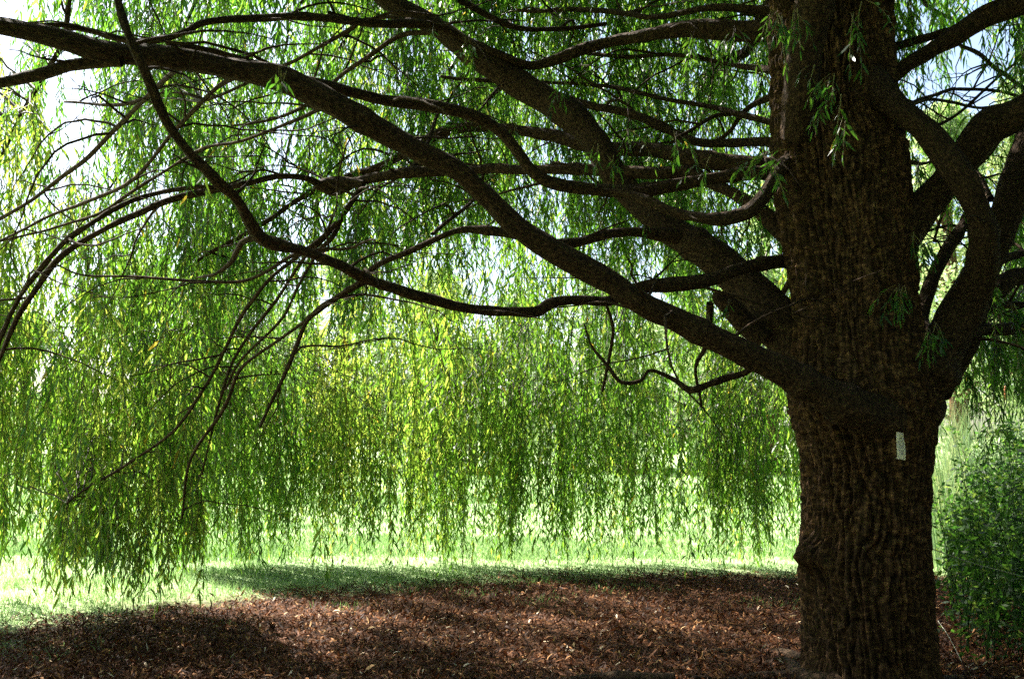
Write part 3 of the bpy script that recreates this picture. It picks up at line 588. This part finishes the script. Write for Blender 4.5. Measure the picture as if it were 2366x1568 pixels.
# surface roots
for k, (c, lab) in enumerate([
    ([(1990, 1600, 60, 6.55), (1900, 1570, 70, 6.45), (1850, 1500, 46, 6.75), (1820, 1478, 30, 7.1), (1790, 1500, 24, 7.15), (1760, 1520, 14, 7.1)], None),
    ([(2000, 1640, 60, 6.5), (1920, 1600, 66, 6.4), (1840, 1545, 44, 6.7), (1760, 1535, 36, 6.8), (1690, 1550, 26, 6.75), (1600, 1560, 16, 6.7)], None),
    ([(1560, 1590, 50, 6.55), (1480, 1572, 46, 6.6), (1400, 1555, 44, 6.72), (1330, 1560, 36, 6.7), (1250, 1590, 20, 6.55)], None),
    ([(2060, 1640, 60, 6.5), (2130, 1610, 60, 6.45), (2220, 1570, 40, 6.7), (2330, 1560, 26, 6.8), (2450, 1560, 14, 6.8)], None),
    ([(1960, 1470, 60, 6.7), (1880, 1450, 50, 7.0), (1780, 1436, 30, 7.6), (1650, 1440, 20, 7.8), (1560, 1428, 12, 8.1)], None)]):
    pts = []
    for px, py, w, Y in c:
        p = P(px, py, Y); r = w/2/F*Y; p[2] = float(ground_z(p[0], p[1]))-r*.25+(r*.35 if k in (0, 1, 2) else 0); pts.append(list(p)+[r])
    cc = catmull(np.array(pts), .02); s = np.arange(len(cc))*.02
    cc[:, 2] += (noise3(s*4+k*5, s*0, s*0, 90)-.5)*.04
    V, Q, T, bk = tube(cc[:, :3], cc[:, 3], 24, bump=.008, seed=300+k, freq=30)
    A = Acc(); A.add(V, T, Q, B=bk); A.build('root', M_limb, willow, True, BASE, True)

# ------------------------------------------------------------------ ground
m, nt, out = newmat('ground')
geo = node(nt, 'ShaderNodeNewGeometry')
dist = node(nt, 'ShaderNodeVectorMath', operation='DISTANCE'); dist.inputs[1].default_value = (TX, TY, 0)
nt.links.new(geo.outputs['Position'], dist.inputs[0])
nb = node(nt, 'ShaderNodeTexNoise', Scale=.9, Detail=6., Roughness=.65); nt.links.new(geo.outputs['Position'], nb.inputs['Vector'])
sm = node(nt, 'ShaderNodeMath', operation='MULTIPLY_ADD'); sm.inputs[1].default_value = 3.0; nt.links.new(nb.outputs['Fac'], sm.inputs[0]); nt.links.new(dist.outputs['Value'], sm.inputs[2])
mk = node(nt, 'ShaderNodeMapRange'); mk.inputs[1].default_value = 7.8; mk.inputs[2].default_value = 8.8; sy = node(nt, 'ShaderNodeSeparateXYZ'); nt.links.new(geo.outputs['Position'], sy.inputs[0])
my = node(nt, 'ShaderNodeMapRange'); my.inputs[1].default_value = 9.9; my.inputs[2].default_value = 11.3; my.inputs[4].default_value = .95; nt.links.new(sy.outputs['Y'], my.inputs[0])
s2 = node(nt, 'ShaderNodeMath', operation='ADD'); nt.links.new(sm.outputs[0], s2.inputs[0]); nt.links.new(my.outputs[0], s2.inputs[1]); nt.links.new(s2.outputs[0], mk.inputs[0])
n1 = node(nt, 'ShaderNodeTexNoise', Scale=28., Detail=8., Roughness=.75); nt.links.new(geo.outputs['Position'], n1.inputs['Vector'])
n2 = node(nt, 'ShaderNodeTexNoise', Scale=.35, Detail=5., Roughness=.6); nt.links.new(geo.outputs['Position'], n2.inputs['Vector'])
soil = ramp(nt, n1.outputs['Fac'], [(.3, (.018, .008, .004)), (.5, (.06, .026, .012)), (.7, (.15, .065, .03))])
gr = ramp(nt, n1.outputs['Fac'], [(.3, (.20, .28, .12)), (.5, (.32, .42, .21)), (.7, (.44, .52, .30))])
g2 = ramp(nt, n2.outputs['Fac'], [(.3, (.8, .9, .8)), (.7, (1.15, 1.1, 1.1))])
gm = node(nt, 'ShaderNodeMix', data_type='RGBA', blend_type='MULTIPLY'); gm.inputs[0].default_value = 1; nt.links.new(gr, gm.inputs[6]); nt.links.new(g2, gm.inputs[7])
mx = node(nt, 'ShaderNodeMix', data_type='RGBA'); nt.links.new(mk.outputs[0], mx.inputs[0]); nt.links.new(soil, mx.inputs[6]); nt.links.new(gm.outputs[2], mx.inputs[7])
b = node(nt, 'ShaderNodeBsdfPrincipled', Roughness=.95); b.inputs['Specular IOR Level'].default_value = .1
bp = node(nt, 'ShaderNodeBump', Strength=.8); bp.inputs['Distance'].default_value = .03; nt.links.new(n1.outputs['Fac'], bp.inputs['Height'])
nt.links.new(bp.outputs[0], b.inputs['Normal']); nt.links.new(mx.outputs[2], b.inputs['Base Color']); nt.links.new(b.outputs[0], out.inputs[0])
M_ground = m
g = np.concatenate([-np.geomspace(1500, 16.5, 40), np.linspace(-16, 16, 220), np.geomspace(16.5, 1500, 40)])
gy = g+8
X, Yg = np.meshgrid(g, gy, indexing='xy'); Z = ground_z(X, Yg)
n = len(g); V = np.stack([X, Yg, Z], -1).reshape(-1, 3)
i = np.arange(n-1)[:, None]*n+np.arange(n-1)[None, :]
Q = np.stack([i, i+1, i+n+1, i+n], -1).reshape(-1, 4)
tag(build('ground', V, [Q], M_ground, smooth=True), kind='structure', label='bare earth under the willow turning into meadow')

# leaf litter
M_lit = leafmat('dead_leaf', [(0, (.014, .006, .003)), (.35, (.052, .019, .007)), (.6, (.16, .060, .019)), (.8, (.36, .17, .06)), (.93, (.50, .32, .15)), (1, (.66, .58, .44))],
                [(0, (.03, .01, .005)), (.6, (.2, .06, .02)), (1, (.4, .3, .1))], .12, .7, .12)
def inlitter(x, y, n):
    d = np.hypot(x-TX, y-TY)-.75+2.2*(noise3(x*.9, y*.9, x*0, 101)-.5)+.8*(noise3(x*4, y*4, x*0, 102)-.5)
    return d+np.clip((y-9.9)/1.4, 0, 1)*.95
N = 230000
y = 4.6+R.uniform(0, 1, N)**1.25*11; x = R.uniform(-1, 1, N)*(.56*y+.4)
d = inlitter(x, y, N); keep = (R.uniform(0, 1, N) < np.clip((6.9-d)/1.3, .0, 1)+.035*(d < 10)) & (R.uniform(0, 1, N) < .45+.75*noise3(x*2.5, y*2.5, x*0, 103))
keep &= np.hypot(x-TX, y-TY) > .42
x, y = x[keep], y[keep]; N = len(x)
def litter(x, y, lmin, lmax, asp, tl, name, label, up=.35):
    N = len(x); z = ground_z(x, y)+R.uniform(.002, .02, N)
    p = np.stack([x, y, z], -1); az = R.uniform(0, 6.283, N); el = R.normal(0, up, N)
    dd = np.stack([np.cos(az)*np.cos(el), np.sin(az)*np.cos(el), np.sin(np.abs(el))], -1)
    w = np.cross(dd, [0, 0, 1.])+R.normal(0, .35, (N, 3)); w /= np.linalg.norm(w, axis=1)[:, None]
    ln = R.uniform(lmin, lmax, N); wd = ln*R.uniform(asp*.8, asp*1.3, N)
    ln[-5000:] = R.uniform(.05, .24, 5000); wd[-5000:] = .004; dd[-5000:, 2] *= .25; big = R.uniform(0, 1, N) > .985; wd[big] *= 1.7; ln[big] *= 1.6; nm = np.cross(w, dd); curl = nm*(ln*R.normal(0, .16, N))[:, None]
    a1 = p+dd*(ln*.33)[:, None]+curl; a2 = p+dd*(ln*.7)[:, None]+curl
    V = np.stack([p, a1+w*wd[:, None]*.5, a1-w*wd[:, None]*.5, a2+w*wd[:, None]*.42, a2-w*wd[:, None]*.42, p+dd*ln[:, None]], 1)
    V[:, :, 2] = np.maximum(V[:, :, 2], z[:, None]-.004)
    k = np.arange(N)*6
    T = np.concatenate([np.stack([k, k+2, k+1], -1), np.stack([k+3, k+4, k+5], -1)]); Q = np.stack([k+1, k+2, k+4, k+3], -1)
    return tag(build(name, V.reshape(-1, 3), [T, Q], M_lit, attrs={'tint': np.repeat(tl, 6)}), label, name.replace('_', ' '), kind='stuff')
tl = np.clip(R.beta(1.5, 2.9, N)*.98, 0, .9); tl = np.where(R.uniform(0, 1, N) > .984, R.uniform(.92, 1, N), tl)
ns_ = 5000; x = np.concatenate([x, R.uniform(-6, 6, ns_)]); y = np.concatenate([y, R.uniform(5.5, 12, ns_)]); tl = np.concatenate([tl, R.uniform(.0, .75, ns_)])
litter(x, y, .035, .088, .18, tl, 'leaf_litter', 'carpet of dry red-brown willow leaves on the earth under the tree')

# grass
M_grass = leafmat('grass_blade', [(0, (.05, .11, .03)), (.5, (.14, .24, .08)), (1, (.30, .40, .18))], [(0, (.08, .19, .04)), (.5, (.2, .36, .1)), (1, (.4, .5, .2))], .4, .5, .3)
def grass(N, y0, y1, hmin, hmax, wd, pw=1., cond=None, xw=.62):
    y = y0+R.uniform(0, 1, N)**pw*(y1-y0); x = R.uniform(-1, 1, N)*(xw*y+.5)
    d = inlitter(x, y, N); keep = R.uniform(0, 1, N) < np.clip((d-5.5)/1.5, 0, 1)
    pt = noise3(x*1.7, y*1.7, x*0, 111); keep &= R.uniform(0, 1, N) < .35+pt*1.3
    x, y = x[keep], y[keep]; N = len(x); z = ground_z(x, y)-.005
    h = R.uniform(hmin, hmax, N)*(.6+.8*noise3(x*.8, y*.8, x*0, 112)); az = R.uniform(0, 6.28, N)
    w = np.stack([np.cos(az), np.sin(az), 0*az], -1)*wd*.5; ln = np.stack([R.normal(0, .35, N)*h, R.normal(0, .35, N)*h, h], -1)
    p = np.stack([x, y, z], -1)
    V = np.stack([p-w, p+w, p+ln*.55+w*.8, p+ln*.55-w*.8, p+ln+ln*np.array([.35, .35, -.12])], 1).reshape(-1, 3)
    k = np.arange(N)*5
    return V, np.stack([k+3, k+2, k+4], -1), np.stack([k, k+1, k+2, k+3], -1), np.repeat(np.clip(R.normal(.5, .22, N), 0, 1), 5)
A = Acc()
for args in [(150000, 7.4, 17, .03, .10, .006, 1.), (110000, 14, 30, .05, .12, .014, 1.2), (60000, 26, 60, .06, .16, .035, 1.2)]:
    V, T, Q, ti = grass(*args); A.add(V, T, Q, A=ti)
# thin tufts reaching into the litter
cx = R.uniform(-4, 5, 28); cy = R.uniform(9.5, 13, 28)
N = 2400; k = R.integers(0, 28, N); x = cx[k]+R.normal(0, .16, N); y = cy[k]+R.normal(0, .16, N); z = ground_z(x, y)-.004
h = R.uniform(.03, .09, N); az = R.uniform(0, 6.28, N); w = np.stack([np.cos(az), np.sin(az), 0*az], -1)*.003; ln = np.stack([R.normal(0, .4, N)*h, R.normal(0, .4, N)*h, h], -1); p = np.stack([x, y, z], -1)
V = np.stack([p-w, p+w, p+ln*.55+w*.8, p+ln*.55-w*.8, p+ln], 1).reshape(-1, 3); k = np.arange(N)*5
A.add(V, np.stack([k+3, k+2, k+4], -1), np.stack([k, k+1, k+2, k+3], -1), A=np.repeat(R.uniform(.1, .6, N), 5))
o = A.build('grass', M_grass); tag(o, 'short green meadow grass beyond and around the shaded leaf litter', 'grass', kind='stuff')

# ------------------------------------------------------------------ undergrowth and reeds on the right
def leafcloud(pts, lsz, asp, tint, down=.2):
    N = len(pts); d = R.normal(size=(N, 3)); d[:, 2] = d[:, 2]*.6-down; d /= np.linalg.norm(d, axis=1)[:, None]
    w = np.cross(d, R.normal(size=(N, 3))); w /= np.linalg.norm(w, axis=1)[:, None]
    ln = lsz*R.uniform(.6, 1.3, N); wd = ln*asp*R.uniform(.8, 1.2, N)
    m_ = pts+d*(ln*.45)[:, None]
    V = np.stack([pts, m_+w*wd[:, None]*.5, pts+d*ln[:, None], m_-w*wd[:, None]*.5], 1).reshape(-1, 3)
    k = np.arange(N)*4
    return V, np.stack([k, k+1, k+2, k+3], -1), np.repeat(tint, 4)
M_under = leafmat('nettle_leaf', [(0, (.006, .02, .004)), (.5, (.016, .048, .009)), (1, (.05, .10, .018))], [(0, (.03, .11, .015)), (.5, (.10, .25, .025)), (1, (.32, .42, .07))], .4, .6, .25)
A = Acc(); S = Acc()
for k in range(1300):
    Y = random.uniform(7.2, 13.5); x0 = (2150-CX)/F*Y; x = x0+.12+random.random()**1.1*(3.4+.15*Y); h = random.uniform(.7, 1.9)*np.clip(.35+(Y-7.2)/2.2, .3, 1)*min(1, .55+(x-x0)*.6)
    z0 = float(ground_z(x, Y)); lean = R.normal(0, .16, 2)
    n = int(h*60); lz = random.choice([.04, .055, .06, .09]); t = R.uniform(.12, 1, n)
    pts = np.stack([x+lean[0]*t*h+R.normal(0, .06, n), Y+lean[1]*t*h+R.normal(0, .06, n), z0+t*h], -1)
    V, Q, ti = leafcloud(pts, lz, .42, np.clip(R.normal(.45, .2, n), 0, 1)); A.add(V, None, Q, A=ti)
    c = np.array([[x, Y, z0-.05], [x+lean[0]*h*.5, Y+lean[1]*h*.5, z0+h*.5], [x+lean[0]*h, Y+lean[1]*h, z0+h]])
    V, Q, T, _ = tube(c, [.005, .004, .002], 4); A.add(V, T, Q, A=np.full(len(V), .3))
tag(A.build('undergrowth', M_under), 'dense nettle-like green undergrowth in shade right of the trunk', 'undergrowth', kind='stuff')
M_reed = leafmat('reed_blade', [(0, (.05, .11, .04)), (.6, (.12, .20, .09)), (1, (.35, .33, .2))], [(0, (.1, .25, .06)), (1, (.45, .5, .2))], .35, .4, .4)
A = Acc()
N = 5200; y = R.uniform(12.5, 19, N); x = (2140-CX)/F*y+R.uniform(0, 5.0, N); z = ground_z(x, y); h = R.uniform(1.2, 2.5, N)
az = R.uniform(0, 6.28, N); w = np.stack([np.cos(az), np.sin(az), 0*az], -1)*.009; le = R.normal(0, .12, (N, 2)); bend = R.normal(0, .22, (N, 2))
V = []
for t in (0, .35, .65, .85, 1.):
    c = np.stack([x+le[:, 0]*h*t+bend[:, 0]*t**3*h, y+le[:, 1]*h*t+bend[:, 1]*t**3*h, z-.03+h*t-.2*h*np.abs(bend[:, 0])*t**3], -1)
    V += [c-w*(1.05-t), c+w*(1.05-t)]
V = np.stack(V, 1).reshape(-1, 3); k = np.arange(N)*10
Q = np.concatenate([np.stack([k+2*j, k+2*j+1, k+2*j+3, k+2*j+2], -1) for j in range(4)])
A.add(V, None, Q, A=np.repeat(np.clip(R.normal(.5, .22, N), 0, 1), 10))
tag(A.build('reeds', M_reed), 'tall pale green reeds standing in sun behind the undergrowth', 'reeds', kind='stuff')
def simple(name, col, rough=.7):
    m, nt, out = newmat(name); b = node(nt, 'ShaderNodeBsdfPrincipled', Roughness=rough)
    n = node(nt, 'ShaderNodeTexNoise', Scale=30., Detail=4.); tc = node(nt, 'ShaderNodeTexCoord'); nt.links.new(tc.outputs['Object'], n.inputs['Vector'])
    nt.links.new(ramp(nt, n.outputs['Fac'], [(.3, tuple(c*.7 for c in col)), (.7, tuple(min(1, c*1.2) for c in col))]), b.inputs['Base Color']); nt.links.new(b.outputs[0], out.inputs[0]); return m
M_cat = simple('cattail_head', (.42, .12, .03)); M_stem = simple('dry_stem', (.35, .33, .26)); M_reedstem = simple('reed_stem', (.15, .2, .08))
for px, top, Y, lab in [(2319, 895, 12.6, 'brown cattail rising tall from the reeds near the right edge')]:
    p = P(px, top, Y); e = empty('cattail', (p[0], Y, float(ground_z(p[0], Y)))); tag(e, lab, 'cattail')
    b0 = np.array(e.location)
    c = np.array([[p[0], Y, b0[2]-.03], [p[0]+.02, Y, p[2]-.15], [p[0]+.03, Y, p[2]+.12]])
    cc = catmull(c, .1); V, Q, T, bk = tube(cc, np.linspace(.006, .003, len(cc)), 6); A = Acc(); A.add(V, T, Q); A.build('stem', M_reedstem, e, True, b0)
    hp = np.array([[p[0]+.015, Y, p[2]-.16], [p[0]+.017, Y, p[2]-.14], [p[0]+.02, Y, p[2]-.07], [p[0]+.022, Y, p[2]-.0], [p[0]+.024, Y, p[2]+.02]])
    V, Q, T, bk = tube(hp, [.006, .015, .017, .015, .006], 12); A = Acc(); A.add(V, T, Q); A.build('seed_head', M_cat, e, True, b0)
c = np.array([P(2150, 1266, 7.0), P(2200, 1284, 7.1), P(2260, 1304, 7.15), P(2330, 1322, 7.2), P(2440, 1352, 7.3)])
cc = catmull(c, .05); V, Q, T, bk = tube(cc, np.linspace(.0035, .0025, len(cc)), 6); A = Acc(); A.add(V, T, Q)
tag(A.build('dry_stem', M_stem, None, True, c[2]), 'long thin pale dry stem slanting across dark undergrowth', 'dry stem', 'dry stems lying in the undergrowth')
c = np.array([P(2170, 1505, 7.6), P(2195, 1525, 7.4), P(2225, 1555, 7.1), P(2240, 1575, 7.0)]); c[:, 2] = [.28, .2, .08, .03]
cc = catmull(c, .05); V, Q, T, bk = tube(cc, np.linspace(.003, .003, len(cc)), 6); A = Acc(); A.add(V, T, Q)
tag(A.build('dry_stem', M_stem, None, True, c[2]), 'short dry stem lying low beside the foot of the trunk', 'dry stem', 'dry stems lying in the undergrowth')

# ------------------------------------------------------------------ notice card on the trunk
m, nt, out = newmat('printed_card')
tc = node(nt, 'ShaderNodeTexCoord'); sp = node(nt, 'ShaderNodeSeparateXYZ'); nt.links.new(tc.outputs['Object'], sp.inputs[0])
nz = node(nt, 'ShaderNodeTexNoise', Scale=25., Detail=3.); nt.links.new(tc.outputs['Object'], nz.inputs['Vector'])
b = node(nt, 'ShaderNodeBsdfPrincipled', Roughness=.6)
nt.links.new(ramp(nt, nz.outputs['Fac'], [(.3, (.80, .66, .48)), (.6, (.92, .82, .70))]), b.inputs['Base Color']); nt.links.new(b.outputs[0], out.inputs[0]); M_card = m
M_ink = simple('grey_print', (.42, .38, .33)); M_nail = simple('nail', (.25, .24, .23), .4)
cw, chh = .088, .163
cc0 = P(2082.5, 1030, 6.10); card = empty('notice_card', cc0); card.rotation_euler = (0, math.radians(6), math.radians(36))
tag(card, 'small white printed card pinned to the dark right side of the willow trunk', 'notice')
import bmesh
def gridcard():
    bm = bmesh.new(); nx, nz = 8, 14; vs = []
    for s in (0, 1):
        for j in range(nz+1):
            for i in range(nx+1):
                u, v = i/nx-.5, j/nz-.5
                vs.append(bm.verts.new((u*cw, -.0015*s+.012*(u*u)+.004*math.sin(v*5), v*chh)))
    q = (nx+1)*(nz+1)
    for s in (0, 1):
        for j in range(nz):
            for i in range(nx):
                k = s*q+j*(nx+1)+i; f = [vs[k], vs[k+1], vs[k+nx+2], vs[k+nx+1]]; bm.faces.new(f if s else f[::-1])
    ring = [i for i in range(nx+1)]+[j*(nx+1)+nx for j in range(1, nz+1)]+[nz*(nx+1)+i for i in range(nx-1, -1, -1)]+[j*(nx+1) for j in range(nz-1, 0, -1)]
    for a_, b_ in zip(ring, ring[1:]+ring[:1]): bm.faces.new([vs[a_], vs[b_], vs[q+b_], vs[q+a_]])
    me = bpy.data.meshes.new('card'); bm.to_mesh(me); bm.free(); me.materials.append(M_card)
    o = bpy.data.objects.new('card', me); C.objects.link(o); o.parent = card
gridcard()
bm = bmesh.new()
for j in range(15):                       # lines of small print: short dashes like words, too small to read in the photo
    z = .045-j*.0072; x = -.026
    if j in (9,): continue
    while x < .024:
        wl = random.uniform(.003, .008); wl = min(wl, .026-x)
        if wl < .0015: break
        y = -.0021+.012*((x/cw)**2)+.004*math.sin(z/chh*5)
        v = [bm.verts.new((x, y, z)), bm.verts.new((x+wl, y, z)), bm.verts.new((x+wl, y, z+.0032)), bm.verts.new((x, y, z+.0032))]; bm.faces.new(v); x += wl+.0018
me = bpy.data.meshes.new('print'); bm.to_mesh(me); bm.free(); me.materials.append(M_ink); o = bpy.data.objects.new('print', me); C.objects.link(o); o.parent = card
for zz in (.072, -.072):
    bm = bmesh.new(); bmesh.ops.create_uvsphere(bm, u_segments=10, v_segments=6, radius=.0035)
    for v in bm.verts: v.co.y = v.co.y*.5-.003
    for v in bm.verts: v.co.z += zz
    bmesh.ops.create_cone(bm, segments=6, radius1=.001, radius2=.001, depth=.05, matrix=__import__('mathutils').Matrix.Translation((0, .02, zz)) @ __import__('mathutils').Matrix.Rotation(math.pi/2, 4, 'X'))
    me = bpy.data.meshes.new('nail'); bm.to_mesh(me); bm.free(); me.materials.append(M_nail); o = bpy.data.objects.new('nail', me); C.objects.link(o); o.parent = card

# ------------------------------------------------------------------ background trees and shrubs
M_far = leafmat('far_leaf', [(0, (.08, .15, .05)), (.5, (.18, .28, .10)), (1, (.32, .40, .17))], [(0, (.2, .34, .1)), (.5, (.38, .52, .18)), (1, (.55, .62, .28))], .4, .5, .3)  # leaf colours lifted pale in place of sunlit haze
M_fbark = barkmat('far_bark', .6)
def bgtree(px, Y, h, w, label, n=9000, lsz=.3, seed=0, name='broadleaf_tree', cat='tree', t0=.5, low=.15):
    rs = np.random.default_rng(seed); x = (px-CX)/F*Y; z0 = float(ground_z(x, Y)); e = empty(name, (x, Y, z0)); b0 = np.array([x, Y, z0]); tag(e, label, cat, 'trees beyond the meadow' if cat == 'tree' else 'shrubs along the far edge of the meadow')
    A = Acc(); tr = catmull(np.array([[x, Y, z0-.2, w*.05], [x+.1, Y, z0+h*.3, w*.04], [x, Y, z0+h*.65, w*.02], [x, Y, z0+h*.92, .02]]), .4)
    V, Q, T, bk = tube(tr[:, :3], tr[:, 3], 10, bump=.02, seed=seed, freq=5); A.add(V, T, Q, B=bk)
    nb = max(10, int(h*3)); cen = []
    for k in range(nb):
        t = rs.uniform(low, 1); ph = rs.uniform(0, 6.28); rad = w*.5*math.sin(math.pi*min(1, (.16+.84*t))**.8)*rs.uniform(.35, 1.)
        q = np.array([x+math.cos(ph)*rad, Y+math.sin(ph)*rad, z0+h*t*.95]); cen.append((q, rs.uniform(.11, .2)*w*(1.1-.4*t)))
        s = np.array([x, Y, z0+h*t*.7]); pa = np.linspace(s, q, 5); pa[1:4, 2] += .1*h*.1
        V, Q, T, bk = tube(pa, np.linspace(w*.012, .015, 5), 5); A.add(V, T, Q, B=bk)
    A.build('trunk', M_fbark, e, True, b0, True)
    k = rs.integers(0, nb, n); cs = np.array([c for c, _ in cen])[k]; rr = np.array([r for _, r in cen])[k]
    d = rs.normal(size=(n, 3)); d /= np.linalg.norm(d, axis=1)[:, None]; pts = cs+d*(rr*rs.uniform(.35, 1.08, n)**.6)[:, None]*np.array([1, 1, .75]); pts[:, 2] = np.maximum(pts[:, 2], z0+.05)
    B = Acc(); V, Q, ti = leafcloud(pts, lsz, .5, np.clip(rs.normal(t0, .15, n)+(rs.normal(0, .12, nb))[k], 0, 1)); B.add(V, None, Q, A=ti); B.build('crown', M_far, e, False, b0)
BG = [(-250, 60, 13, 10, 'broad pale green tree behind the left curtain, beyond the frame edge'),
      (60, 64, 10, 10, 'rounded pale tree standing farthest left across the meadow'), (330, 58, 13, 10, 'tree behind the dense left curtain of willow leaves'), (560, 62, 13, 11, 'broad rounded tree left of the bright gap in the curtain'),
      (790, 58, 13, 10, 'dark based tree above the bright gap in the curtain'), (1010, 62, 12.5, 11, 'rounded tree right of the bright gap across the meadow'), (1200, 60, 10.5, 10, 'lowest tree in the row, under the patch of open sky'),
      (1400, 60, 12.5, 11, 'rounded tree behind the middle of the willow curtain'), (1600, 55, 13, 9, 'tall tree seen below the steep limb'), (1780, 50, 15, 9, 'taller tree just left of the willow trunk'),
      (2010, 52, 15, 10, 'tree hidden mostly behind the willow trunk'), (2210, 36, 14.5, 8, 'bright yellow green tree in the gap right of the trunk'), (2400, 40, 17, 10, 'tall bright tree at the far right behind the forked limbs'), (2600, 34, 15, 9, 'tree beyond the right edge of the reeds')]
for k, (px, Y, h, w, lab) in enumerate(BG): bgtree(px, Y, h, w, lab, seed=500+k, n=13000 if Y > 45 else 20000, lsz=.30 if Y > 45 else .2, t0=.5 if px < 2100 else .8)
for k in range(13):
    px = -150+k*178+random.uniform(-40, 40)
    labs = ['rounded shrub at the far left of the meadow edge', 'low shrub behind the left willow curtain', 'dark shrub below the left curtain trees', 'shrub left of the bright meadow gap', 'wide shrub under the dark based tree', 'shrub at the right end of the bright gap', 'shrub below the lowest tree',
            'shrub behind the middle of the curtain', 'shrub below the rounded middle tree', 'shrub below the tall tree by the steep limb', 'shrub just left of the willow trunk', 'shrub hidden behind the willow trunk', 'shrub right of the trunk behind the reeds']
    bgtree(px, random.uniform(46, 54), random.uniform(2.2, 3.6), random.uniform(5, 7), labs[k], n=4500, lsz=.2, seed=700+k, name='shrub', cat='shrub', t0=.3, low=.02)

# ------------------------------------------------------------------ light, sky, camera
SUN_DIR = Vector((-.66, .63, 0)).normalized(); EL = math.radians(50)
sd = Vector((SUN_DIR.x*math.cos(EL), SUN_DIR.y*math.cos(EL), math.sin(EL)))
l = bpy.data.lights.new('sun', 'SUN'); l.energy = 5.; l.angle = math.radians(.5); l.color = (1, .95, .86)
lo = bpy.data.objects.new('sun', l); C.objects.link(lo); lo.rotation_euler = sd.to_track_quat('Z', 'Y').to_euler(); lo.location = (0, 0, 30)
w = bpy.data.worlds.new('World'); sc.world = w; w.use_nodes = True; nt = w.node_tree
sky = nt.nodes.new('ShaderNodeTexSky'); sky.sky_type = 'NISHITA'; sky.sun_disc = False; sky.sun_elevation = EL; sky.sun_rotation = math.atan2(SUN_DIR.x, SUN_DIR.y)
sky.dust_density = 2.2; sky.air_density = 1.
bg = nt.nodes['Background']; bg.inputs[1].default_value = .06; nt.links.new(sky.outputs[0], bg.inputs[0])
cam = bpy.data.cameras.new('camera'); co = bpy.data.objects.new('camera', cam); C.objects.link(co)
co.location = (0, 0, EYE); co.rotation_euler = (math.pi/2+TH, 0, 0); cam.sensor_width = 36; cam.lens = F/2366*36; cam.clip_end = 5000; cam.clip_start = .05
cam.dof.use_dof = True; cam.dof.focus_distance = 8.; cam.dof.aperture_fstop = 4.
sc.camera = co
sc.view_settings.view_transform = 'Standard'; sc.view_settings.look = 'None'; sc.view_settings.exposure = 2.6; sc.view_settings.gamma = 1
sc.cycles.max_bounces = 8; sc.cycles.diffuse_bounces = 4; sc.cycles.transmission_bounces = 6; sc.cycles.glossy_bounces = 2
sc.cycles.use_denoising = False
